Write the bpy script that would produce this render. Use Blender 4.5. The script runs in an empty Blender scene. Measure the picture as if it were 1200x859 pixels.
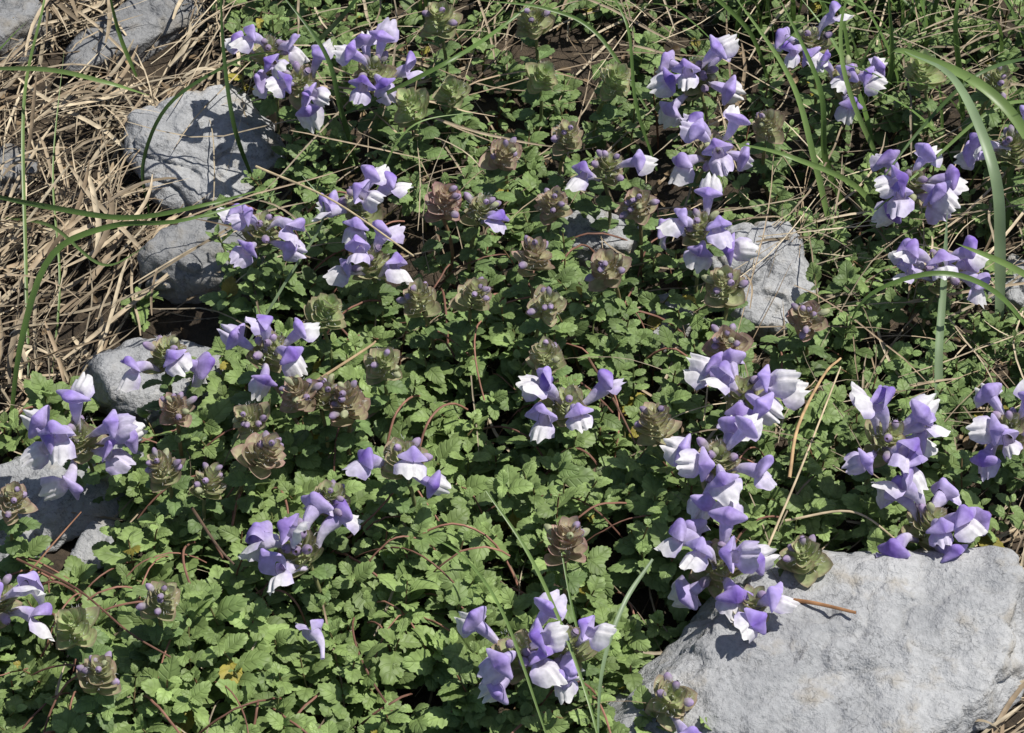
import bpy, math, numpy as np
from mathutils import Vector, noise, Matrix
rng = np.random.default_rng(11)
CM = 0.01
sc = bpy.context.scene
# ------------------------------------------------------------------ camera (cm)
DIST, PITCH, LENS = 135.0, math.radians(46), 113.0
cam_pos = np.array([0, -DIST*math.cos(PITCH), DIST*math.sin(PITCH)+1.5])
fwd = np.array([0, math.cos(PITCH), -math.sin(PITCH)])
rgt = np.array([1.0, 0, 0]); upv = np.cross(rgt, fwd)
cd = bpy.data.cameras.new("camera"); cam = bpy.data.objects.new("camera", cd)
sc.collection.objects.link(cam)
cam.location = cam_pos*CM; cam.rotation_euler = (math.pi/2-PITCH, 0, 0)
cd.lens = LENS; cd.sensor_width = 36; cd.clip_start = 0.05; cd.clip_end = 200
sc.camera = cam
# ------------------------------------------------------------------ terrain
def sstep(x, a, b):
    t = np.clip((x-a)/(b-a), 0, 1); return t*t*(3-2*t)
def gh(x, y):
    x = np.asarray(x, float); y = np.asarray(y, float)
    h = 0.7*np.sin(x*.17+1)*np.cos(y*.15+.4)+0.35*np.sin(x*.45+y*.3)+0.25*np.cos(y*.6-x*.2)
    f = np.exp(-(x*x+y*y)/(60.0**2))
    h = h*f - 1.8*sstep(-x+0.15*y, 11, 17)*f
    return h
def spot(u, v, H=0.0):
    """ground position of a feature measured in the survey photo, H cm above the ground"""
    d = fwd + rgt*((u-600)/1200*36/LENS) - upv*((v-429.5)/1200*36/LENS)
    z = H
    for _ in range(6):
        p = cam_pos + d*((z-cam_pos[2])/d[2]); z = float(gh(p[0], p[1]))+H
    return p
# ------------------------------------------------------------------ mesh helpers
def grid_faces(r, c, n=1):
    i = np.arange(r-1)[:, None]*c+np.arange(c-1)[None, :]
    q = np.stack([i, i+1, i+c+1, i+c], -1).reshape(-1, 4)
    q = (q[None]+(np.arange(n)*r*c)[:, None, None]).reshape(-1, 4)
    return q
class Geo:
    def __init__(s): s.V=[]; s.F=[]; s.C=[]; s.U=[]; s.M=[]; s.n=0
    def add(s, V, F, C, U=None, m=0):
        V = np.asarray(V, float).reshape(-1, 3); k = len(V)
        C = np.broadcast_to(np.asarray(C, float), (k, 3)) if np.ndim(C) == 1 else np.asarray(C).reshape(-1, 3)
        if U is None: U = np.zeros((k, 2))
        s.V.append(V); s.F.append(F+s.n); s.C.append(C); s.U.append(np.asarray(U).reshape(-1, 2))
        s.M.append(np.full(len(F), m, np.int32)); s.n += k
    def build(s, name, mats, origin=(0, 0, 0)):
        o = np.asarray(origin, float)
        V = (np.concatenate(s.V)-o)*CM; F = np.concatenate(s.F).astype(np.int32)
        C = np.concatenate(s.C); U = np.concatenate(s.U); M = np.concatenate(s.M)
        me = bpy.data.meshes.new(name)
        me.vertices.add(len(V)); me.vertices.foreach_set("co", V.astype(np.float32).ravel())
        me.loops.add(F.size); me.loops.foreach_set("vertex_index", F.ravel())
        me.polygons.add(len(F)); me.polygons.foreach_set("loop_start", (np.arange(len(F))*4).astype(np.int32))
        for m in mats: me.materials.append(m)
        me.polygons.foreach_set("material_index", M)
        me.update(calc_edges=True)
        me.polygons.foreach_set("use_smooth", np.ones(len(F), bool))
        a = me.color_attributes.new("Col", 'FLOAT_COLOR', 'POINT')
        a.data.foreach_set("color", np.concatenate([np.clip(C, 0, 1), np.ones((len(C), 1))], 1).astype(np.float32).ravel())
        b = me.attributes.new("luv", 'FLOAT_VECTOR', 'POINT')
        b.data.foreach_set("vector", np.concatenate([U, np.zeros((len(U), 1))], 1).astype(np.float32).ravel())
        ob = bpy.data.objects.new(name, me); sc.collection.objects.link(ob)
        ob.location = o*CM
        return ob
def rot_dir(yaw, pitch, roll):
    cy, sy, cp, sp = np.cos(yaw), np.sin(yaw), np.cos(pitch), np.sin(pitch)
    Y = np.stack([cy*cp, sy*cp, sp], -1); X = np.stack([sy, -cy, 0*cy], -1); Z = np.cross(X, Y)
    c, s_ = np.cos(roll)[:, None], np.sin(roll)[:, None]
    X2 = X*c+Z*s_; Z2 = -X*s_+Z*c
    return np.stack([X2, Y, Z2], -1)
def axis_rot(tx, ty):
    z = np.stack([tx, ty, np.ones_like(tx)], -1); z /= np.linalg.norm(z, axis=-1, keepdims=True)
    x = np.cross(np.broadcast_to([0, 1., 0], z.shape), z); x /= np.linalg.norm(x, axis=-1, keepdims=True)
    return np.stack([x, np.cross(z, x), z], -1)
NR = 13; NC = 5
def leaves(geo, base, yaw, pitch, roll, L, W, curl, fold, col, m=0, kind='leaf', frame=None, edge=None):
    N = len(base); u = np.linspace(0, 1, NR); v = np.linspace(-1, 1, NC)
    if kind == 'leaf':
        u = u**.92
        prof = np.where(u < .1, 0.10, np.sin(np.pi*np.clip((u-.08)/.95, 0, 1)**.72)**.72)
        prof[-1] = .20
        tooth = 1+0.07*np.where(np.arange(NR) % 2 == 0, -1, 1)*(u > .18)*(u < .97)
    else:
        prof = np.sin(np.pi*(0.16+0.84*u)**.95)**.75; prof[-1] = 0.02; tooth = np.ones(NR)
    uu, vv = np.meshgrid(u, v, indexing='ij')
    half = prof[:, None]*np.where(np.abs(vv) > .9, tooth[:, None], 1)
    X = vv[None]*half[None]*W[:, None, None]*.5
    uy = uu if kind != 'leaf' else uu+(.03*(np.arange(NR)[:, None] % 2)*(np.abs(vv) > .9)-.06*(np.abs(vv) > .9)*(uu > .95))
    c = curl[:, None, None]+1e-4
    Y = L[:, None, None]*np.sin(c*uy)/c
    Z = -L[:, None, None]*(1-np.cos(c*uy))/c+np.abs(X)*fold[:, None, None]
    if kind == 'leaf':
        ph = rng.uniform(0, 6, N)[:, None, None]
        Z = Z+0.04*L[:, None, None]*np.sin(uu*5+vv*2.2+ph)*np.abs(vv)-.08*L[:, None, None]*vv**4*uu
        Z = Z-0.012*L[:, None, None]*(np.arange(NR)[:, None] % 2)*(np.abs(vv) > .3)
    else:
        Z = Z+0.25*(X**2)/(W[:, None, None]*.5)
    P = np.stack([X, Y, Z], -1).reshape(N, -1, 3)
    R = rot_dir(yaw, pitch, roll)
    P = np.einsum('nij,nkj->nki', R, P)
    if frame is not None: P = np.einsum('nij,nkj->nki', frame, P)
    P = P+base[:, None, :]
    C = np.repeat(col[:, None, :], NR*NC, 1)
    if edge is not None:
        w = (np.abs(vv)**4*.5+.7*uu**4).reshape(1, -1, 1).clip(0, .9)
        C = C*(1-w)+edge[:, None, :]*w
    U = np.broadcast_to(np.stack([uu, vv], -1).reshape(1, -1, 2), (N, NR*NC, 2))
    geo.add(P, grid_faces(NR, NC, N), C, U, m)
def tubes(geo, P, r, col, m=0, sides=5):
    N, K, _ = P.shape
    T = np.gradient(P, axis=1); T /= np.linalg.norm(T, axis=-1, keepdims=True)+1e-9
    ref = np.where(np.abs(T[..., 2:3]) > .8, [1., 0, 0], [0, 0, 1.])
    A = np.cross(T, ref); A /= np.linalg.norm(A, axis=-1, keepdims=True)+1e-9
    B = np.cross(T, A)
    th = np.linspace(0, 2*np.pi, sides+1)
    Q = P[:, :, None]+r[:, :, None, None]*(A[:, :, None]*np.cos(th)[:, None]+B[:, :, None]*np.sin(th)[:, None])
    col = np.asarray(col, float)
    if col.ndim == 1: C = np.broadcast_to(col, (N, K, sides+1, 3))
    elif col.ndim == 2: C = np.broadcast_to(col[:, None, None], (N, K, sides+1, 3))
    else: C = np.broadcast_to(col[:, :, None], (N, K, sides+1, 3))
    geo.add(Q, grid_faces(K, sides+1, N), C, None, m)
def ribbons(geo, P, w, side, col, m=0, vfold=.35):
    N, K, _ = P.shape
    T = np.gradient(P, axis=1); T /= np.linalg.norm(T, axis=-1, keepdims=True)+1e-9
    S = side[:, None]-T*np.sum(T*side[:, None], -1, keepdims=True)
    S /= np.linalg.norm(S, axis=-1, keepdims=True)+1e-9
    Nn = np.cross(S, T); Nn = np.where(Nn[..., 2:3] < 0, -Nn, Nn)
    o = np.array([-1., 0, 1.])
    Q = P[:, :, None]+S[:, :, None]*(o[:, None]*w[:, :, None, None]*.5)-Nn[:, :, None]*(vfold*w[:, :, None, None]*.5*(1-np.abs(o))[:, None])
    C = np.broadcast_to(col[:, None, None] if col.ndim == 2 else col[:, :, None], (N, K, 3, 3))
    U = np.broadcast_to(np.stack(np.meshgrid(np.linspace(0, 1, K), o, indexing='ij'), -1), (N, K, 3, 2))
    geo.add(Q, grid_faces(K, 3, N), C, U, m)
# ------------------------------------------------------------------ materials
def newmat(name):
    m = bpy.data.materials.new(name); m.use_nodes = True
    nt = m.node_tree; nt.nodes.clear(); return m, nt
def N_(nt, t, **k):
    n = nt.nodes.new(t)
    for a, b in k.items():
        if a.startswith('i_'):
            key = a[2:]; n.inputs[int(key) if key.isdigit() else key.replace('_', ' ')].default_value = b
        else: setattr(n, a, b)
    return n
def organic(name, rough=.5, transl=.25, spec=.35, nscale=250., namt=.25, veins=False, bump=True):
    m, nt = newmat(name); L = nt.links.new
    out = N_(nt, 'ShaderNodeOutputMaterial'); at = N_(nt, 'ShaderNodeAttribute', attribute_name='Col')
    tc = N_(nt, 'ShaderNodeTexCoord'); nz = N_(nt, 'ShaderNodeTexNoise'); nz.inputs['Scale'].default_value = nscale; nz.inputs['Detail'].default_value = 1
    L(tc.outputs['Object'], nz.inputs['Vector'])
    mr = N_(nt, 'ShaderNodeMapRange'); mr.inputs['From Min'].default_value = .3; mr.inputs['From Max'].default_value = .7
    mr.inputs['To Min'].default_value = 1-namt; mr.inputs['To Max'].default_value = 1+namt
    L(nz.outputs['Fac'], mr.inputs['Value'])
    vm = N_(nt, 'ShaderNodeVectorMath', operation='SCALE'); L(at.outputs['Color'], vm.inputs[0]); L(mr.outputs[0], vm.inputs['Scale'])
    colout = vm.outputs[0]
    bs = N_(nt, 'ShaderNodeBsdfPrincipled'); bs.inputs['Roughness'].default_value = rough
    bs.inputs['Specular IOR Level'].default_value = spec
    bp = None
    if bump:
        bp = N_(nt, 'ShaderNodeBump'); bp.inputs['Strength'].default_value = .4; bp.inputs['Distance'].default_value = .0006
        L(nz.outputs['Fac'], bp.inputs['Height'])
    if veins:
        la = N_(nt, 'ShaderNodeAttribute', attribute_name='luv'); sx = N_(nt, 'ShaderNodeSeparateXYZ'); L(la.outputs['Vector'], sx.inputs[0])
        ab = N_(nt, 'ShaderNodeMath', operation='ABSOLUTE'); L(sx.outputs[1], ab.inputs[0])
        mu = N_(nt, 'ShaderNodeMath', operation='MULTIPLY_ADD'); L(ab.outputs[0], mu.inputs[0]); mu.inputs[1].default_value = -.22; L(sx.outputs[0], mu.inputs[2])
        m2 = N_(nt, 'ShaderNodeMath', operation='MULTIPLY'); L(mu.outputs[0], m2.inputs[0]); m2.inputs[1].default_value = 6.283*4.5
        sn = N_(nt, 'ShaderNodeMath', operation='COSINE'); L(m2.outputs[0], sn.inputs[0])
        pw = N_(nt, 'ShaderNodeMapRange'); pw.inputs['From Min'].default_value = .6; pw.inputs['From Max'].default_value = 1; pw.inputs['To Max'].default_value = .7; L(sn.outputs[0], pw.inputs['Value'])
        mid = N_(nt, 'ShaderNodeMapRange'); mid.inputs['From Min'].default_value = .0; mid.inputs['From Max'].default_value = .16
        mid.inputs['To Min'].default_value = 1; mid.inputs['To Max'].default_value = 0; L(ab.outputs[0], mid.inputs['Value'])
        mx = N_(nt, 'ShaderNodeMath', operation='MAXIMUM'); L(pw.outputs[0], mx.inputs[0]); L(mid.outputs[0], mx.inputs[1])
        b2 = N_(nt, 'ShaderNodeBump'); b2.inputs['Strength'].default_value = .5; b2.inputs['Distance'].default_value = .0005; b2.invert = True
        L(mx.outputs[0], b2.inputs['Height']); bp = b2
        mc = N_(nt, 'ShaderNodeMix', data_type='RGBA', blend_type='MULTIPLY'); mm = N_(nt, 'ShaderNodeMath', operation='MULTIPLY', i_1=.4)
        L(mx.outputs[0], mm.inputs[0]); L(mm.outputs[0], mc.inputs[0]); L(colout, mc.inputs[6]); mc.inputs[7].default_value = (.72, .76, .6, 1)
        colout = mc.outputs[2]
    L(colout, bs.inputs['Base Color'])
    if bp: L(bp.outputs[0], bs.inputs['Normal'])
    if transl:
        tr = N_(nt, 'ShaderNodeBsdfTranslucent'); L(colout, tr.inputs['Color']); ms = N_(nt, 'ShaderNodeMixShader'); ms.inputs[0].default_value = transl
        L(bs.outputs[0], ms.inputs[1]); L(tr.outputs[0], ms.inputs[2]); L(ms.outputs[0], out.inputs[0])
    else: L(bs.outputs[0], out.inputs[0])
    return m
M_leaf = organic("skullcap_leaf", .52, .2, .32, 260, .22, veins=True, bump=False)
M_petal = organic("skullcap_petal", .6, .30, .2, 420, .13, bump=True)
M_bract = organic("skullcap_bract", .6, .35, .25, 400, .2)
M_stem = organic("plant_stem", .55, 0, .3, 300, .2, bump=False)
M_straw = organic("dry_straw", .6, 0, .25, 200, .25, bump=False)
M_grass = organic("grass_blade", .4, .25, .4, 80, .12, bump=False)
def soil_mat():
    m, nt = newmat("soil"); L = nt.links.new
    out = N_(nt, 'ShaderNodeOutputMaterial'); bs = N_(nt, 'ShaderNodeBsdfPrincipled'); bs.inputs['Roughness'].default_value = .95
    tc = N_(nt, 'ShaderNodeTexCoord'); n1 = N_(nt, 'ShaderNodeTexNoise'); n1.inputs['Scale'].default_value = 90; n1.inputs['Detail'].default_value = 6
    n1.inputs['Roughness'].default_value = .7; L(tc.outputs['Object'], n1.inputs['Vector'])
    cr = N_(nt, 'ShaderNodeValToRGB'); e = cr.color_ramp.elements; e[0].position = .3; e[0].color = (.015, .011, .008, 1); e[1].position = .75; e[1].color = (.10, .072, .045, 1)
    L(n1.outputs['Fac'], cr.inputs[0]); L(cr.outputs[0], bs.inputs['Base Color'])
    b = N_(nt, 'ShaderNodeBump'); b.inputs['Distance'].default_value = .004; b.inputs['Strength'].default_value = 1; L(n1.outputs['Fac'], b.inputs['Height']); L(b.outputs[0], bs.inputs['Normal'])
    L(bs.outputs[0], out.inputs[0]); return m
def rock_mat(name, k, stain):
    m, nt = newmat(name); L = nt.links.new
    out = N_(nt, 'ShaderNodeOutputMaterial'); bs = N_(nt, 'ShaderNodeBsdfPrincipled'); bs.inputs['Roughness'].default_value = .85; bs.inputs['Specular IOR Level'].default_value = .25
    tc = N_(nt, 'ShaderNodeTexCoord')
    def nz(s, d, r=.6):
        n = N_(nt, 'ShaderNodeTexNoise'); n.inputs['Scale'].default_value = s; n.inputs['Detail'].default_value = d; n.inputs['Roughness'].default_value = r
        L(tc.outputs['Object'], n.inputs['Vector']); return n
    a = nz(28, 8, .65); b = nz(420, 5, .7); c = nz(60, 6, .6)
    cr = N_(nt, 'ShaderNodeValToRGB'); e = cr.color_ramp.elements
    e[0].position = .3; e[0].color = (.29*k, .295*k, .305*k, 1); e[1].position = .66; e[1].color = (.50*k, .50*k, .50*k, 1)
    L(a.outputs['Fac'], cr.inputs[0])
    m1 = N_(nt, 'ShaderNodeMix', data_type='RGBA', blend_type='MULTIPLY'); m1.inputs[0].default_value = .6
    c2 = N_(nt, 'ShaderNodeValToRGB'); e = c2.color_ramp.elements; e[0].position = .3; e[0].color = (.6, .6, .6, 1); e[1].position = .58; e[1].color = (1, 1, 1, 1)
    L(b.outputs['Fac'], c2.inputs[0]); L(cr.outputs[0], m1.inputs[6]); L(c2.outputs[0], m1.inputs[7])
    m2 = N_(nt, 'ShaderNodeMix', data_type='RGBA', blend_type='MIX'); c3 = N_(nt, 'ShaderNodeValToRGB'); e = c3.color_ramp.elements
    e[0].position = stain; e[0].color = (0, 0, 0, 1); e[1].position = stain+.14; e[1].color = (.65, .65, .65, 1)
    L(c.outputs['Fac'], c3.inputs[0]); L(c3.outputs[0], m2.inputs[0]); L(m1.outputs[2], m2.inputs[6]); m2.inputs[7].default_value = (.33*k, .29*k, .23*k, 1)
    mp = N_(nt, 'ShaderNodeMapping'); mp.inputs['Scale'].default_value = (1, 2.6, 1.6); mp.inputs['Rotation'].default_value = (0, 0, .6)
    mixv = N_(nt, 'ShaderNodeMix', data_type='VECTOR'); mixv.inputs[0].default_value = .05
    L(tc.outputs['Object'], mixv.inputs[4]); L(c.outputs['Color'], mixv.inputs[5]); L(mixv.outputs[1], mp.inputs[0])
    vo = N_(nt, 'ShaderNodeTexVoronoi', feature='DISTANCE_TO_EDGE'); vo.inputs['Scale'].default_value = 13; L(mp.outputs[0], vo.inputs['Vector'])
    ck = N_(nt, 'ShaderNodeMapRange'); ck.inputs['From Max'].default_value = .012; ck.inputs['To Min'].default_value = .55; L(vo.outputs['Distance'], ck.inputs['Value'])
    m3 = N_(nt, 'ShaderNodeVectorMath', operation='SCALE'); L(m2.outputs[2], m3.inputs[0]); L(ck.outputs[0], m3.inputs['Scale'])
    L(m3.outputs[0], bs.inputs['Base Color'])
    b1 = N_(nt, 'ShaderNodeBump'); b1.inputs['Distance'].default_value = .0012; b1.inputs['Strength'].default_value = .7; L(b.outputs['Fac'], b1.inputs['Height'])
    b2 = N_(nt, 'ShaderNodeBump'); b2.inputs['Distance'].default_value = .007; b2.inputs['Strength'].default_value = .85; L(c.outputs['Fac'], b2.inputs['Height']); L(b1.outputs[0], b2.inputs['Normal'])
    L(b2.outputs[0], bs.inputs['Normal']); L(bs.outputs[0], out.inputs[0]); return m
M_soil = soil_mat(); M_rock = rock_mat("limestone", .97, .56); M_rockd = rock_mat("dark_limestone", .66, .5)  # M_rockd: same limestone, darker all over, with more brown stain
# ------------------------------------------------------------------ ground
def axis_pts(lim, far, step):
    a = np.arange(-lim, lim+.1, step); f = np.geomspace(lim*1.15, far, 16); return np.concatenate([-f[::-1], a, f])
gx = axis_pts(45, 2500, .5); gy = axis_pts(50, 2500, .5)
XX, YY = np.meshgrid(gx, gy, indexing='xy')
ZZ = gh(XX, YY)
near = (np.abs(XX) < 46) & (np.abs(YY) < 51)
jit = np.array([noise.noise(Vector((x*.9, y*.9, 0)))*.22+noise.noise(Vector((x*.3, y*.3, 5)))*.4 if k else 0 for x, y, k in zip(XX.ravel(), YY.ravel(), near.ravel())]).reshape(XX.shape)
g = Geo(); g.add(np.stack([XX, YY, ZZ+jit-.1], -1), grid_faces(len(gy), len(gx)), np.array([.05, .04, .03]))
g.build("ground", [M_soil])
# ------------------------------------------------------------------ rocks
rocks = []
def rock(u, v, a, b, c, yaw=0, tx=0, ty=0, sink=.35, seed=1, sub=5, flat=.0, dark=False):
    import bmesh
    r = np.random.default_rng(seed)
    p = spot(u, v, c*(1-2*sink))
    bm = bmesh.new(); bmesh.ops.create_icosphere(bm, subdivisions=sub, radius=1)
    nrm = r.normal(size=(16, 3)); nrm[:, 2] *= .8; nrm /= np.linalg.norm(nrm, axis=1)[:, None]
    hh = r.uniform(.72, 1.0, 16)
    nrm = np.vstack([nrm, [r.normal()*.08, r.normal()*.08, 1]]); hh = np.append(hh, .72-flat)
    R = Matrix.Rotation(yaw, 3, 'Z') @ Matrix.Rotation(tx, 3, 'X') @ Matrix.Rotation(ty, 3, 'Y')
    off = Vector(r.uniform(0, 50, 3))
    for vt in bm.verts:
        d = np.array(vt.co); d /= np.linalg.norm(d)
        q = np.maximum(nrm@d, 1e-3)/hh
        rad = 1.0/(np.sum(q**22))**(1/22)
        dv = Vector(d)*rad
        w = Vector((dv.x*a, dv.y*b, dv.z*c))
        n1 = noise.fractal(w*.35+off, 1.0, 2.0, 5)*.34+noise.fractal(w*1.6+off, .9, 2.1, 4)*.10
        rid = -max(0, .12-abs(noise.noise(w*.55+off*2)))*2.0
        w = w+Vector(d)*(n1+rid)
        vt.co = (R @ w)*CM
    me = bpy.data.meshes.new("limestone_rock"); bm.to_mesh(me); bm.free()
    for pl in me.polygons: pl.use_smooth = True
    me.materials.append(M_rockd if dark else M_rock)
    ob = bpy.data.objects.new("limestone_rock", me); sc.collection.objects.link(ob); ob.location = p*CM
    rocks.append((p[0], p[1], a, b, yaw))
rock(246, 190, 4.2, 3.4, 2.5, .45, .25, .1, seed=3, sub=6, flat=.1)
rock(222, 318, 2.4, 2.0, 2.2, .2, .1, 0, seed=5, dark=True)
rock(185, 455, 3.7, 2.6, 2.1, -.15, .1, 0, seed=8)
rock(45, 590, 3.2, 2.5, 1.6, .4, 0, 0, seed=9)
rock(888, 335, 2.8, 3.1, 2.7, .3, .3, .1, seed=12, sub=6)
rock(1016, 775, 9.2, 6.1, 2.6, .44, .10, -.03, sink=.3, seed=21, sub=6, flat=.12)
rock(0, 30, 2.8, 2.4, 2.4, .2, seed=15, dark=True)
rock(190, 22, 2.4, 1.5, 1.2, .2, seed=16, dark=True)
rock(10, 205, 1.5, 1.3, .8, .6, seed=17, dark=True)
rock(5, 660, 1.8, 1.6, 1.0, .1, seed=18)
rock(115, 650, 1.6, 1.3, 1.0, .9, seed=19)
rock(700, 290, 1.9, 1.6, 1.8, .4, seed=23)
rock(1195, 345, 1.4, 1.3, 1.0, .4, seed=24)
rock(790, 380, 1.5, 1.1, 1.3, .9, seed=26)
def rock_clear(x, y, k=.85):
    ok = np.ones(len(x), bool)
    for (px, py, a, b, yw) in rocks:
        dx, dy = x-px, y-py; c, s = math.cos(yw), math.sin(yw)
        lx, ly = dx*c+dy*s, -dx*s+dy*c
        ok &= (lx/(a*k))**2+(ly/(b*k))**2 > 1
        if a < 5: ok &= ~((np.abs(dx) < a*.55) & (dy < 0) & (dy > -b-1.4))
    return ok
# ------------------------------------------------------------------ straw / clear zones
def poly_ground(pts): return np.array([spot(u, v)[:2] for u, v in pts])
def inpoly(x, y, P):
    ins = np.zeros(len(x), bool); j = len(P)-1
    for i in range(len(P)):
        xi, yi = P[i]; xj, yj = P[j]
        ins ^= ((yi > y) != (yj > y)) & (x < (xj-xi)*(y-yi)/(yj-yi+1e-12)+xi); j = i
    return ins
Z_left = poly_ground([(-500, -400), (330, -400), (265, 20), (290, 120), (260, 300), (150, 400), (100, 470), (0, 540), (-500, 600)])
Z_right = poly_ground([(1150, 610), (1500, 500), (1500, 1200), (1020, 1200), (1040, 850), (1180, 760)])
# ------------------------------------------------------------------ foliage mat
fol = Geo()
def shoots(px, py, Hh, size, tone):
    n = len(px); pz = gh(px, py)
    tx = rng.normal(0, .26, n); ty = rng.normal(-.05, .26, n)
    Fr = axis_rot(tx, ty); K = 7
    h = np.linspace(0.25, 1, K)
    axis = Fr[:, :, 2]
    foot = np.stack([px, py, pz-.2], -1)
    bend = rng.normal(0, .25, (n, 3)); bend[:, 2] = 0
    ts = np.linspace(0, 1, 7)
    P = foot[:, None]+axis[:, None]*Hh[:, None, None]*ts[None, :, None]+bend[:, None]*np.sin(ts*np.pi)[None, :, None]
    red = rng.random(n)[:, None]
    tubes(fol, P, np.full((n, 7), .055)*np.linspace(1.1, .6, 7), np.array([.14, .17, .06])*(1-red)+np.array([.20, .09, .06])*red, 1, 4)
    yaw0 = rng.uniform(0, np.pi, n)
    for k in range(K):
        f = k/(K-1)
        sizek = (0.72+.75*np.sin(np.pi*(f*.82+.08)))*size*.80
        if k == K-1: sizek = size*.5
        for sgn in (0, np.pi):
            keep = rng.random(n) < (.93 if k > 1 else .35)
            i = np.where(keep)[0]; q = len(i)
            yaw = yaw0[i]+k*np.pi/2+sgn+rng.normal(0, .2, q)
            pit = np.radians(-6+52*f**1.6)+rng.normal(0, .22, q)
            Lk = sizek[i]*rng.uniform(.7, 1.2, q)
            Wk = Lk*rng.uniform(.58, .72, q)
            base = foot[i]+axis[i]*(Hh[i]*h[k])[:, None]+bend[i]*np.sin(h[k]*np.pi)
            t = tone[i]*rng.uniform(.78, 1.25, q)[:, None]
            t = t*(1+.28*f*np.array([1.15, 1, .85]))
            yl = rng.random(q) < (.035 if k < 3 else .006)
            t[yl] = np.array([.36, .31, .06])*rng.uniform(.6, 1.1, (yl.sum(), 1))
            leaves(fol, base, yaw, pit, rng.normal(0, .28, q), Lk, Wk, rng.uniform(.1, .9, q), rng.uniform(.05, .45, q), t, 0, 'leaf', Fr[i])
sp = 1.12
ax = np.arange(-25, 25, sp); ay = np.arange(-30, 39, sp)
PX, PY = np.meshgrid(ax, ay); PX = (PX+rng.uniform(-.54, .54, PX.shape)).ravel(); PY = (PY+rng.uniform(-.54, .54, PY.shape)).ravel()
ok = rock_clear(PX, PY, .9) & ~inpoly(PX, PY, Z_left) & ~inpoly(PX, PY, Z_right)
dens = np.array([noise.noise(Vector((x*.16, y*.16, 3))) for x, y in zip(PX, PY)])
ok &= ~((dens < -.42) & (PY > 0)) & ~((rng.random(len(PX)) < .36) & (PY > 7))
PX, PY, dens = PX[ok], PY[ok], dens[ok]
n = len(PX)
Hs = rng.uniform(1.9, 3.7, n)+dens*1.5
lowleft = sstep(-PY-PX*.35, -6, 9)
size = rng.uniform(.82, 1.3, n)*(.72+.28*lowleft)
tb = np.array([[.180, .255, .088]]); td = np.array([[.118, .180, .066]])
wt = np.clip(.42+.5*lowleft+rng.normal(0, .22, n), 0, 1)[:, None]
tone = (tb*wt+td*(1-wt))*rng.uniform(.82, 1.2, (n, 1))
shoots(PX, PY, Hs, size, tone)
fol.build("skullcap_foliage", [M_leaf, M_stem])
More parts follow.
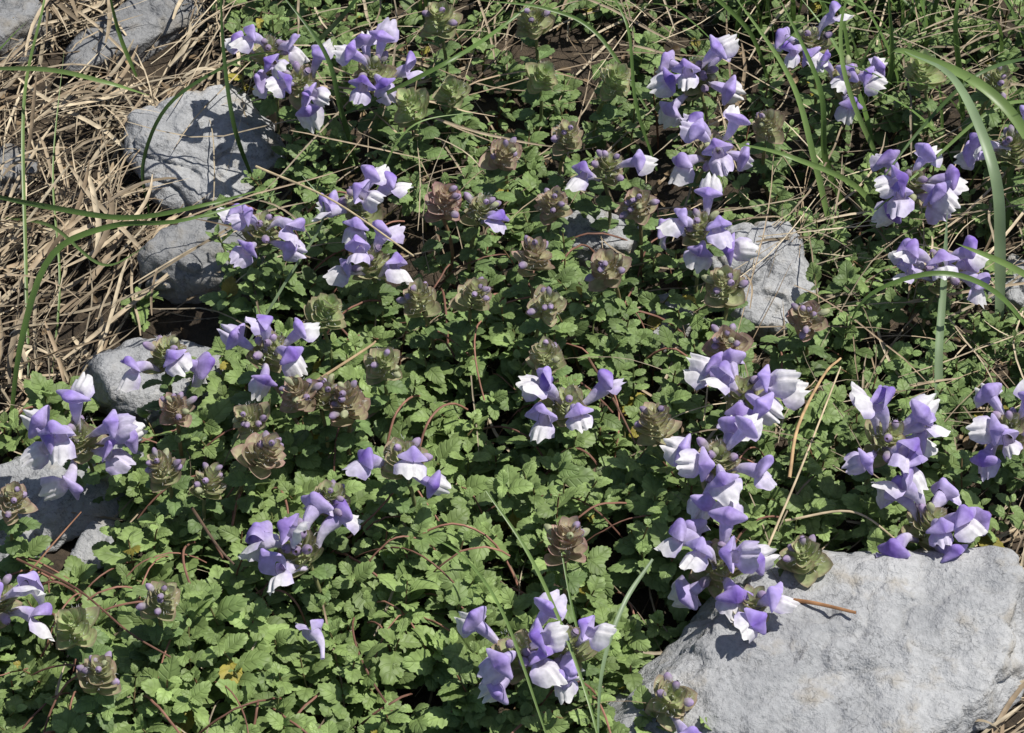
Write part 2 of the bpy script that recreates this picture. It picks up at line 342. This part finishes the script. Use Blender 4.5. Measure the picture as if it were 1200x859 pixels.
# ------------------------------------------------------------------ corolla model
VIO = [np.array(c) for c in ([.29, .18, .60], [.37, .25, .66], [.27, .17, .59], [.44, .34, .72])]
WHT = np.array([.84, .82, .82]); LAV = np.array([.64, .56, .80])
def lerp(a, b, t): t = np.asarray(t)[..., None]; return a*(1-t)+b*t
def corolla(r, L=1.4, el0=1.2, el1=.3, R=.25, scale=1., lipwhite=1., age=1.):
    vio = VIO[r.integers(len(VIO))]*r.uniform(.9, 1.12); pale = r.uniform(0, .45)
    out = []
    K = 12; t = np.linspace(0, 1, K); a = el0+(el1-el0)*sstep(t, .2, 1.)
    Tn = np.stack([np.cos(a), 0*a, np.sin(a)], -1); Nn = np.stack([-np.sin(a), 0*a, np.cos(a)], -1); B = np.array([0, 1., 0])
    C = np.zeros((K, 3)); C[1:] = np.cumsum((Tn[1:]+Tn[:-1])/2*L/(K-1), 0)
    rr = .08+(R-.08)*sstep(t, .15, 1.1)
    M = 14; th = np.linspace(0, 2*np.pi, M+1)
    P = C[:, None]+rr[:, None, None]*(Nn[:, None]*np.cos(th)[:, None]*1.15+B*np.sin(th)[:, None]*.84)
    top = (.5+.5*np.cos(th))[None]*sstep(t, .5, 1.05)[:, None]
    col = lerp(lerp(LAV, WHT, np.clip(.15+.45*t[:, None]+0*top, 0, 1)), vio, np.clip(top*1.0, 0, .72*(1-pale)))
    out.append((P, K, M+1, col))
    T, N = Tn[-1], Nn[-1]; c0 = C[-1]
    # hood (upper lip): arched keeled helmet, rising and open below, flanked by small side lobes
    S = np.linspace(0, 1, 11); ph = np.radians(np.linspace(-108, 108, 15)); hl = r.uniform(.40, .60); up = r.uniform(.45, .95); droop = r.uniform(.25, .6)
    cs = c0+T*(hl*S)[:, None]+N*(up*S-droop*S**2)[:, None]
    rh = R*(1+.38*np.sin(np.pi*S*.72))*np.sqrt(np.clip(1-S**2.6, .008, 1))
    flare = 1+1.3*np.abs(np.sin(ph/1.2))**7*np.sin(np.pi*S[:, None])
    wr = 1+.08*np.sin(ph*5+r.uniform(0, 6))[None]*S[:, None]
    keel = 1.12+.20*np.cos(ph)**8
    P = cs[:, None]+(rh[:, None]*wr)[..., None]*(N*(np.cos(ph)*keel)[:, None]+(B*np.sin(ph)[:, None]*.88)*flare[..., None])
    colh = lerp(np.broadcast_to(vio, (11, 15, 3)), LAV, np.clip(pale+.45*np.abs(ph/1.9)[None]**2+.55*(1-S[:, None])-.22, 0, .88))
    out.append((P, 11, 15, colh))
    # lower lip: broad, rounded, raised palate, notched and ruffled margin
    S = np.linspace(0, 1, 11); v = np.linspace(-1, 1, 17)
    SS, VV = np.meshgrid(S, v, indexing='ij')
    lw = r.uniform(.46, .59)*age; ll = r.uniform(.78, 1.0)*age; f0 = r.uniform(0, 6)
    ang = VV*np.radians(88)
    g1 = sstep(SS, 0, .55)
    wid = np.sign(VV)*(R*np.sin(np.abs(ang))*.85*(1-g1)+np.abs(VV)*lw*g1)
    Lv = ll*(1-.97*VV**2)**.5*(1-.20*np.exp(-(VV/.14)**2))+.06*np.sin(np.abs(VV)*8)+.04*np.sin(VV*14+f0)
    dn = -R*np.cos(ang)*(1-g1)*1.1-R*.75*g1
    dn = dn+.16*np.sin(np.pi*np.clip(SS*1.1, 0, 1))*(1-VV**2)-r.uniform(.10, .48)*SS**2+r.uniform(-.12, .12)*VV**2*SS
    dn = dn+.06*np.sin(VV*8+f0)*SS**2
    P = c0+T*(Lv*SS)[..., None]+B*wid[..., None]+N*dn[..., None]
    vw = np.clip(np.abs(VV)**4*.75+.3*(1-SS)+(1-lipwhite)*(.35+.5*SS), 0, .9)
    out.append((P, 11, 17, lerp(np.broadcast_to(WHT, (11, 17, 3)), lerp(LAV, vio, .3*np.ones(())), vw)))
    return [(p*scale, a_, b_, c_) for p, a_, b_, c_ in out]
def put_corolla(geo, parts, M, org):
    for P, a, b, c in parts:
        geo.add(P.reshape(-1, 3)@M.T+org, grid_faces(a, b), c.reshape(-1, 3), None, 2)
def rotz(a): c, s = math.cos(a), math.sin(a); return np.array([[c, -s, 0], [s, c, 0], [0, 0, 1.]])
def rotx(a): c, s = math.cos(a), math.sin(a); return np.array([[1, 0, 0], [0, c, -s], [0, s, c]])
def plant(u, v, nfl, s=1.0, H=None, seed=0, kind='bloom', green=.8):
    r = np.random.default_rng(seed*7+3)
    H = H or r.uniform(4.3, 5.6)
    top = spot(u, v, H+.6)
    lean = r.normal(0, .12, 2)+np.array([0, -.08])
    foot = np.array([top[0]-lean[0]*H, top[1]-lean[1]*H, 0]); foot[2] = float(gh(foot[0], foot[1]))-.2
    Fm = axis_rot(np.array([lean[0]*1.8]), np.array([lean[1]*1.8]))[0]
    g = Geo()
    ts = np.linspace(0, 1, 8)[:, None]
    head = top-Fm[:, 2]*(1.1*s if nfl else .9*s)
    P = foot+(head-foot)*ts+np.array([r.normal()*.3, r.normal()*.3, 0])*np.sin(ts*np.pi)
    tubes(g, P[None], np.full((1, 8), .085), np.array([.24, .12, .08])*(1-green)+np.array([.19, .22, .09])*green, 1, 6)
    ks = np.repeat(np.array([.35, .5, .65, .8, .93]), 2); nn = len(ks)
    yaw = np.tile([0, np.pi], 5)+np.repeat(np.arange(5), 2)*np.pi/2+r.uniform(0, 3)
    bs = foot+(head-foot)*ks[:, None]
    Lk = r.uniform(.85, 1.25, nn)*(1.15-.3*ks)
    leaves(g, bs, yaw, np.radians(r.uniform(0, 35, nn)), r.normal(0, .2, nn), Lk, Lk*.68, r.uniform(.1, .8, nn), r.uniform(.1, .4, nn), np.array([.14, .21, .075])*r.uniform(.8, 1.3, (nn, 1)), 0)
    # overlapping bracts in opposite pairs: a four-sided cone
    T = 13; cone = kind == 'bud'
    bg = np.array([.42, .52, .24])*green+np.array([.52, .38, .30])*(1-green)
    be = np.array([.50, .20, .28])*(1-green*.45)+np.array([.40, .44, .20])*green*.45
    y0 = r.uniform(0, 1.57); sb = s*(1.04 if cone else .92)
    for k in range(T):
        f = k/(T-1); q = 2
        yw = np.arange(q)*np.pi+k*np.pi/2+y0+r.normal(0, .14, q)
        Lb = sb*(1.05-.50*f)*r.uniform(.82, 1.12, q); z = s*(.0+(1.4 if cone else 1.1)*f)
        base = np.stack([np.cos(yw)*.16*s, np.sin(yw)*.16*s, np.full(q, z)], -1)@Fm.T+head
        leaves(g, base, yw, np.radians(8+50*f)+r.normal(0, .10, q), r.normal(0, .14, q), Lb, Lb*r.uniform(.82, 1.0, q), r.uniform(-.60, -.15, q), np.full(q, .2),
               bg*(1+.2*f)*r.uniform(.8, 1.12, (q, 1)), 3, 'bract', np.repeat(Fm[None], q, 0), np.repeat(be[None], q, 0)*r.uniform(.7, 1.2, (q, 1)))
    nb = int(r.integers(4, 9)) if cone else int(r.integers(4, 8))
    if green > .95: nb = 0
    for k in range(nb):
        f = (k+.5)/nb; ya = k*2.4+r.uniform(0, 6.3); el = math.radians(42+38*f+r.normal(0, 8)); l = s*r.uniform(.5, .85)*(1.05-.35*f)
        t = np.linspace(0, 1, 9); d = np.stack([np.cos(ya)*np.cos(el-.7*t), np.sin(ya)*np.cos(el-.7*t), np.sin(el-.7*t)], -1)
        rad0 = .42*s*(1.1-f)
        c = np.cumsum(d, 0)*l/8+np.array([math.cos(ya)*rad0, math.sin(ya)*rad0, s*(.42+(1.1 if cone else .9)*f)])
        rad = s*(.185-.04*f)*np.clip(np.sin(np.pi*np.clip(t**1.6*.96+.03, 0, 1)), .14, 1)**.6
        vb = np.array([.46, .35, .54])*r.uniform(.72, 1.12) if r.random() < .8 else np.array([.46, .48, .28])
        cc = lerp(np.broadcast_to(np.array([.48, .50, .36]), (9, 3)), vb, np.clip(t*1.4-.2, 0, 1))
        tubes(g, (c@Fm.T+head)[None], rad[None], cc[None], 3, 9)
    nh = 90; hy = r.uniform(0, 6.28, nh); he = r.uniform(-.1, 1.4, nh); hd = np.stack([np.cos(hy)*np.cos(he), np.sin(hy)*np.cos(he), np.sin(he)], -1)
    hb = (hd*np.array([.64, .64, .74])*s*r.uniform(.85, 1.2, (nh, 1))+np.array([0, 0, .75*s]))
    hp = (hb[:, None]+hd[:, None]*(np.linspace(0, .14, 3)[None, :, None])+r.normal(0, .02, (nh, 3, 3)))@Fm.T+head
    ribbons(g, hp, np.broadcast_to(np.array([.016, .012, .004]), (nh, 3)), r.normal(size=(nh, 3)), np.full((nh, 3), .8), 3, .1)
    if nfl:
        a0 = r.uniform(-25, 25)
        span = 138 if nfl > 5 else (110 if nfl > 3 else 62)
        slots = np.linspace(-span, span, nfl)+r.normal(0, 13, nfl)+a0 if nfl > 1 else np.array([a0])
        for k in range(nfl):
            ya = math.radians(-90+slots[k]); f = float(np.clip((k % 2)*.85+r.normal(0, .2), -.1, 1.1))
            e0 = math.radians(54+22*f+r.normal(0, 9)); e1 = math.radians(12+30*f+r.normal(0, 16))
            parts = corolla(r, r.uniform(.9, 1.4), e0, e1, r.uniform(.215, .27), s*1.07, 1. if r.random() < .75 else .35, r.uniform(.8, 1.08))
            M = Fm@rotz(ya+r.normal(0, .18))@rotx(r.normal(0, .38))
            org = head+Fm@np.array([math.cos(ya)*(.34-.12*f), math.sin(ya)*(.34-.12*f), .1+.8*f])*s
            put_corolla(g, parts, M, org)
    return g.build("skullcap_flower" if nfl else "skullcap_flower_bud", [M_leaf, M_stem, M_petal, M_bract], foot)
blooms = [(316, 55, 4, .95), (350, 92, 5, 1.0), (436, 80, 6, 1.05), (815, 82, 7, 1.06), (842, 172, 6, 1.02), (715, 190, 2, .92), (822, 262, 6, 1.03), (952, 42, 4, .95),
 (995, 88, 5, .96), (1070, 212, 8, 1.08), (1102, 308, 7, 1.06), (1187, 165, 4, .98), (308, 262, 5, 1.0), (420, 235, 6, 1.02), (434, 298, 4, 1.0), (565, 240, 1, .88),
 (320, 405, 5, 1.02), (196, 408, 3, 1.02), (92, 508, 8, 1.16), (665, 468, 5, 1.08), (472, 530, 3, 1.05), (345, 632, 6, 1.2), (605, 760, 7, 1.16), (668, 752, 2, 1.03),
 (872, 456, 8, 1.1), (842, 535, 7, 1.1), (842, 655, 8, 1.2, 4.2), (882, 702, 2, 1.08, 3.6), (1045, 510, 8, 1.1), (1092, 608, 8, 1.15, 3.6), (1185, 498, 6, 1.05), (-2, 695, 5, 1.1), (788, 815, 1, 1.05, 3.6)]
for i, b in enumerate(blooms): plant(b[0], b[1], b[2], b[3], H=b[4] if len(b) > 4 else None, seed=100+i)
buds = [(530, 105), (625, 22), (636, 88), (665, 158), (648, 238), (515, 22), (482, 122), (712, 312), (722, 92), (626, 300), (642, 356), (492, 350), (850, 335), (900, 145),
 (382, 365), (380, 462), (292, 490), (190, 548), (245, 566), (310, 530), (386, 585), (190, 702), (116, 788), (86, 732), (942, 652), (665, 632), (640, 418), (408, 470), (945, 372),
 (15, 585), (1168, 95), (852, 400), (1082, 82), (205, 478), (748, 238), (556, 345), (450, 425), (590, 180), (768, 495), (520, 235), (350, 460)]
for i, (u, v) in enumerate(buds):
    r = np.random.default_rng(i+900)
    plant(u, v, 0, r.uniform(.76, .96), H=3.4 if u == 942 else r.uniform(4.4, 5.5), seed=500+i, kind='bud', green=float(np.clip(r.normal(.62 if v > 200 else .86, .22), .2, 1)))
for k, (u, v, a, H) in enumerate([(378, 772, 1.9, 3.6), (1036, 692, 1.3, 2.6)]):
    p = spot(u, v, H); g = Geo(); r = np.random.default_rng(k+40)
    parts = corolla(r, 1.4, .3, -.3, .22, .95, .2)
    put_corolla(g, parts, rotz(a)@rotx(1.2), p); g.build("fallen_skullcap_petal", [M_leaf, M_stem, M_petal], p)
# ------------------------------------------------------------------ dry straw
st = Geo()
def straw(n, sampler, ang_mu, ang_sd, lmin, lmax, zmin, zmax, wmin=.05, wmax=.16, dark=1.):
    x, y = sampler(n); n = len(x); K = 9
    a = rng.normal(ang_mu, ang_sd, n); l = rng.uniform(lmin, lmax, n)*rng.uniform(.5, 1, n)
    cur = rng.normal(0, .5, n); t = np.linspace(-.5, .5, K)
    aa = a[:, None]+cur[:, None]*t+rng.normal(0, .06, (n, K)).cumsum(1)
    dx = np.cumsum(np.cos(aa), 1)*(l/K)[:, None]; dy = np.cumsum(np.sin(aa), 1)*(l/K)[:, None]
    X = x[:, None]+dx-dx[:, K//2][:, None]; Y = y[:, None]+dy-dy[:, K//2][:, None]
    z0 = rng.uniform(zmin, zmax, n)
    Z = gh(X, Y)+z0[:, None]+rng.normal(0, .35, n)[:, None]*t*2+rng.uniform(-.2, .5, n)[:, None]*(1-4*t**2)
    Z = np.maximum(Z, gh(X, Y)+.15)
    w = (wmin+(wmax-wmin)*rng.random(n)**2.2)[:, None]*np.array([.5, .8, 1, 1, 1, 1, .9, .6, .2])
    hue = rng.random((n, 1))
    col = np.array([.56, .47, .33])*hue+np.array([.30, .22, .14])*(1-hue)
    col = col*rng.uniform(.5, 1.15, (n, 1))*dark
    side = np.stack([-np.sin(a), np.cos(a), rng.normal(0, .5, n)], -1)
    ribbons(st, np.stack([X, Y, Z], -1), w, side, col, 0, .5)
def samp_poly(P):
    lo, hi = P.min(0), P.max(0); lo = np.maximum(lo, [-32, -36]); hi = np.minimum(hi, [32, 46])
    def f(n):
        x = rng.uniform(lo[0], hi[0], n*3); y = rng.uniform(lo[1], hi[1], n*3)
        cl = np.array([noise.noise(Vector((a*.35, b*.35, 9))) for a, b in zip(x, y)])
        k = inpoly(x, y, P) & rock_clear(x, y, .75) & (cl > -.17)
        return x[k][:n], y[k][:n]
    return f
def samp_all(n):
    x = rng.uniform(-27, 27, n); y = rng.uniform(-32, 42, n); k = rock_clear(x, y, .9); return x[k], y[k]
straw(1500, samp_poly(Z_left), 1.15, .7, 3, 12, .1, 2.6, .05, .28)
straw(600, samp_poly(Z_left), .2, .5, 2, 8, .1, 1.4, dark=.6)
straw(500, samp_poly(Z_right), .9, .5, 3, 9, .1, 1.4, .05, .22)
straw(1500, samp_all, .9, .9, 3, 10, .1, 2.0, dark=.75)
def samp_top(n): return rng.uniform(-14, 24, n), rng.uniform(5, 38, n)
straw(330, samp_top, .6, .7, 6, 16, 1.6, 3.9, .04, .13)
def samp_r(n): return rng.uniform(8, 22, n), rng.uniform(-4, 9, n)
straw(110, samp_r, .8, .6, 5, 12, 1.4, 3.2, .04, .12)
straw(40, samp_all, .8, 1.2, 6, 12, 2, 3.6, .03, .07, dark=.7)
st.build("dry_grass", [M_straw])
lt = Geo(); n = 2600
x = rng.uniform(-27, 27, n); y = rng.uniform(-30, 40, n); L_ = rng.uniform(.2, .7, n)
leaves(lt, np.stack([x, y, gh(x, y)+rng.uniform(.0, .5, n)], -1), rng.uniform(0, 6.3, n), rng.normal(0, .3, n), rng.normal(0, .5, n), L_, L_*rng.uniform(.3, .8, n), rng.uniform(-1, 1, n), rng.uniform(0, .6, n),
       np.array([.20, .14, .08])*rng.uniform(.3, 1.5, (n, 1)), 0, 'bract')
lt.build("leaf_litter", [M_straw])
# ------------------------------------------------------------------ green grass
gr = Geo()
def catmull(P, K=28):
    P = np.asarray(P, float); Q = np.vstack([2*P[0]-P[1], P, 2*P[-1]-P[-2]]); out = []
    for s in np.linspace(0, len(P)-1-1e-6, K):
        i = int(s); t = s-i; a, b, c, d = Q[i:i+4]
        out.append(.5*(2*b+(c-a)*t+(2*a-5*b+4*c-d)*t*t+(3*b-a-3*c+d)*t**3))
    return np.array(out)
def blade(pts, w, col):
    P = catmull([spot(u, v, H) for u, v, H in pts]); K = len(P); t = np.linspace(0, 1, K)
    ww = w*np.clip(np.minimum(.55+t*2, 1)*(1-t**3.5), .06, 1)
    d = P[-1]-P[0]; sd = np.cross(d, [0.1, -.6, .8])
    c = np.array(col)*(.85+.3*t[:, None])
    ribbons(gr, P[None], ww[None], sd[None]+np.array([[0, 0, .2]]), c[None], 0, .4)
G1 = (.12, .20, .05); G2 = (.18, .27, .08); G3 = (.22, .30, .16); G4 = (.07, .125, .035)
for b in [
 ([(10, 520, 0), (25, 400, 4), (60, 300, 7), (130, 265, 8), (215, 258, 8), (330, 225, 7)], .28, G1),
 ([(-30, 225, 5), (60, 243, 7), (150, 255, 8), (240, 240, 8), (320, 218, 6.5)], .24, G1),
 ([(5, 255, 1), (60, 265, 3.5), (120, 310, 5), (170, 290, 6)], .16, G2),
 ([(-20, 80, 6), (60, 82, 7), (130, 98, 7), (175, 112, 6)], .22, G2),
 ([(35, 480, 0), (30, 300, 3), (28, 120, 5), (50, 10, 8), (60, -40, 9)], .16, G2),
 ([(60, 450, 0), (70, 330, 2), (62, 200, 3), (75, 60, 5)], .10, G2),
 ([(300, 220, 1), (275, 150, 5), (262, 60, 8), (258, -30, 11)], .20, G4),
 ([(175, 250, 1), (168, 190, 3), (200, 120, 6), (280, 70, 7), (330, 60, 7)], .18, G4),
 ([(160, 90, 2), (140, 40, 4), (125, -20, 7)], .20, G1),
 ([(420, 200, 1), (400, 130, 5), (380, 60, 8), (320, -20, 10)], .24, G4),
 ([(360, 60, 4), (400, 20, 7), (440, -30, 9)], .22, G4),
 ([(390, 140, 4), (520, 75, 7), (590, 30, 7), (650, -20, 7)], .20, G1),
 ([(980, 300, 1), (955, 190, 5), (925, 90, 8), (850, -20, 11)], .28, G2),
 ([(1000, 260, 1), (968, 190, 4), (960, 100, 8), (905, -20, 11)], .30, G1),
 ([(1050, 330, 1), (1015, 230, 4), (930, 185, 7), (850, 165, 7)], .26, G2),
 ([(1170, 420, 1), (1172, 300, 5), (1165, 200, 8), (1120, 95, 9), (1060, 60, 8)], .52, G3),
 ([(1260, 300, 2), (1210, 170, 6), (1150, 100, 8), (1060, 60, 8), (1040, 66, 7)], .50, G2),
 ([(1105, 560, 0), (1100, 430, 3), (1106, 330, 5), (1110, 250, 7)], .36, G3),
 ([(1130, 160, 1), (1125, 90, 4), (1120, 20, 8), (1135, -40, 9)], .27, G1),
 ([(1030, 140, 1), (1045, 70, 4), (1040, -20, 8)], .24, G1),
 ([(1230, 420, 3), (1170, 345, 6), (1100, 320, 7), (1020, 345, 6), (985, 400, 4)], .24, G1),
 ([(1250, 350, 3), (1180, 310, 6), (1120, 285, 7.5)], .30, G2),
 ([(1180, 270, 1), (1190, 160, 5), (1230, 60, 8)], .28, G1),
 ([(1240, 60, 6), (1150, 85, 8), (1080, 150, 7), (1020, 230, 5)], .18, G4),
 ([(1240, 120, 5), (1170, 125, 7), (1090, 190, 6), (1000, 270, 4)], .16, G2),
 ([(760, 130, 3), (700, 40, 6), (640, 10, 7), (560, 0, 8)], .18, G1),
 ([(905, 110, 2), (880, 40, 6), (830, -10, 9), (790, -40, 10)], .22, G1),
 ([(1060, 250, 1), (1000, 120, 6), (985, 40, 8), (1000, -30, 10)], .22, G2),
 ([(570, 575, 7), (620, 650, 6.5), (665, 750, 6), (700, 860, 5), (715, 960, 3)], .14, G2),
 ([(765, 655, 6.5), (730, 710, 6), (705, 790, 4.5), (700, 900, 2)], .18, G3),
 ([(640, 860, 6), (590, 720, 6.5), (540, 650, 6), (480, 620, 5)], .12, G2),
 ([(700, 900, 1), (690, 800, 3), (668, 700, 5), (650, 600, 6)], .12, G1),
 ([(430, 330, 1), (440, 230, 4), (480, 150, 6), (560, 130, 6)], .10, G2),
 ([(280, 420, 1), (335, 330, 3), (380, 250, 5), (350, 200, 6)], .12, G3),
 ([(770, 200, 2), (745, 120, 5), (735, 30, 8), (700, -30, 9)], .16, G1)]:
    blade(*b)
def tuft(cx, cy, n, l0, l1, w):
    x = cx+rng.normal(0, 1.6, n); y = cy+rng.normal(0, 1.2, n); a = rng.uniform(0, 6.28, n); l = rng.uniform(l0, l1, n); K = 14; t = np.linspace(0, 1, K)
    out = rng.uniform(.2, .9, n)*l
    X = x[:, None]+(np.cos(a)*out)[:, None]*t**1.8; Y = y[:, None]+(np.sin(a)*out)[:, None]*t**1.8
    Z = gh(x, y)[:, None]+(l[:, None]*(t-.45*(out/l)[:, None]*t**2.5))
    col = np.array(G1)*rng.uniform(.5, 1.3, (n, 1))
    ribbons(gr, np.stack([X, Y, Z], -1), rng.uniform(.6, 1.2, n)[:, None]*w*(1-t**3)[None]+.01, np.stack([-np.sin(a), np.cos(a), 0*a], -1), col, 0, .4)
for (u, v, n_) in [(250, -40, 16), (120, -70, 12), (420, -30, 14), (560, -60, 12), (700, -60, 10), (840, -50, 14), (960, -60, 14), (1080, -40, 18), (1180, -20, 18), (1230, 90, 14),
                   (1100, 60, 16), (1010, 60, 14), (900, 40, 12), (1240, 260, 10), (-60, 60, 10), (-60, 260, 8), (780, 20, 9), (1160, 200, 12), (470, 20, 8), (330, 10, 8), (1020, 160, 7)]:
    p = spot(u, v); tuft(p[0], p[1], n_, 5, 11, .22)
gr.build("green_grass", [M_grass])
tw = Geo()
for pts, rad, c in [([(895, 700, 3), (950, 706, 3.2), (1003, 718, 3.2)], .09, (.33, .17, .08)), ([(20, 655, 3.9), (90, 690, 4.0), (150, 740, 4.0), (200, 770, 3.6)], .05, (.16, .08, .055)),
                    ([(225, 595, 4.2), (255, 640, 4.2), (275, 662, 3.9)], .06, (.12, .08, .055)), ([(925, 560, 3), (935, 500, 3.6), (965, 440, 3.6), (985, 420, 3)], .07, (.45, .30, .16)),
                    ([(690, 420, 3.4), (720, 470, 4.2), (745, 520, 3.9)], .05, (.16, .09, .06)), ([(365, 450, 4.2), (430, 408, 4.6), (440, 400, 4.6)], .06, (.42, .30, .17)),
                    ([(10, 700, 3.5), (60, 640, 4), (95, 600, 3.8)], .04, (.24, .12, .07)), ([(300, 195, 6), (390, 235, 7), (485, 300, 6.6)], .05, (.50, .40, .24)),
                    ([(900, 640, 3), (940, 545, 3.8), (985, 430, 4)], .05, (.50, .40, .26)), ([(920, 610, 3), (1000, 600, 3.6), (1060, 640, 3)], .05, (.50, .40, .26))]:
    P = catmull([spot(*p) for p in pts], 16); tubes(tw, P[None], np.full((1, 16), rad)*np.linspace(1.1, .7, 16), np.array(c), 0, 6)
n = 190; K = 12; t = np.linspace(-.5, .5, K)
x = rng.uniform(-23, 12, n); y = rng.uniform(-22, 8, n); kk = rock_clear(x, y, 1.15) & ~inpoly(x, y, Z_left); x, y = x[kk], y[kk]; n = len(x)
a = rng.uniform(0, 6.28, n); l = rng.uniform(2, 5.5, n); cur = rng.normal(0, .7, n)
aa = a[:, None]+cur[:, None]*t; X = x[:, None]+np.cumsum(np.cos(aa), 1)*(l/K)[:, None]; Y = y[:, None]+np.cumsum(np.sin(aa), 1)*(l/K)[:, None]
Z = gh(X, Y)+rng.uniform(1.9, 3.4, n)[:, None]-4.5*(t[None]-rng.uniform(-.2, .2, n)[:, None])**2+rng.normal(0, .04, (n, K)).cumsum(1)
tubes(tw, np.stack([X, Y, Z], -1), rng.uniform(.03, .055, n)[:, None]*np.ones(K), np.array([.24, .12, .085])*rng.uniform(.6, 1.4, (n, 1)), 0, 5)
tw.build("dry_twig", [M_straw])
# ------------------------------------------------------------------ light
EL, AZ = math.radians(63), math.radians(80)       # azimuth from +Y toward +X
sd = Vector((math.sin(AZ)*math.cos(EL), math.cos(AZ)*math.cos(EL), math.sin(EL)))
sl = bpy.data.lights.new("sun", 'SUN'); sl.energy = 5.0; sl.angle = math.radians(.5); sl.color = (1, .97, .91)
so = bpy.data.objects.new("sun", sl); sc.collection.objects.link(so); so.rotation_euler = sd.to_track_quat('Z', 'Y').to_euler(); so.location = sd*3
w = bpy.data.worlds.new("World"); sc.world = w; w.use_nodes = True; nt = w.node_tree
bg = nt.nodes.get('Background') or nt.nodes.new('ShaderNodeBackground')
sk = nt.nodes.new('ShaderNodeTexSky'); sk.sky_type = 'NISHITA'; sk.sun_disc = False; sk.sun_elevation = EL; sk.sun_rotation = AZ
nt.links.new(sk.outputs[0], bg.inputs[0]); bg.inputs[1].default_value = .08
sc.view_settings.view_transform = 'Standard'; sc.view_settings.look = 'None'; sc.view_settings.exposure = 0
print("verts", fol.n, "shoots", len(PX))
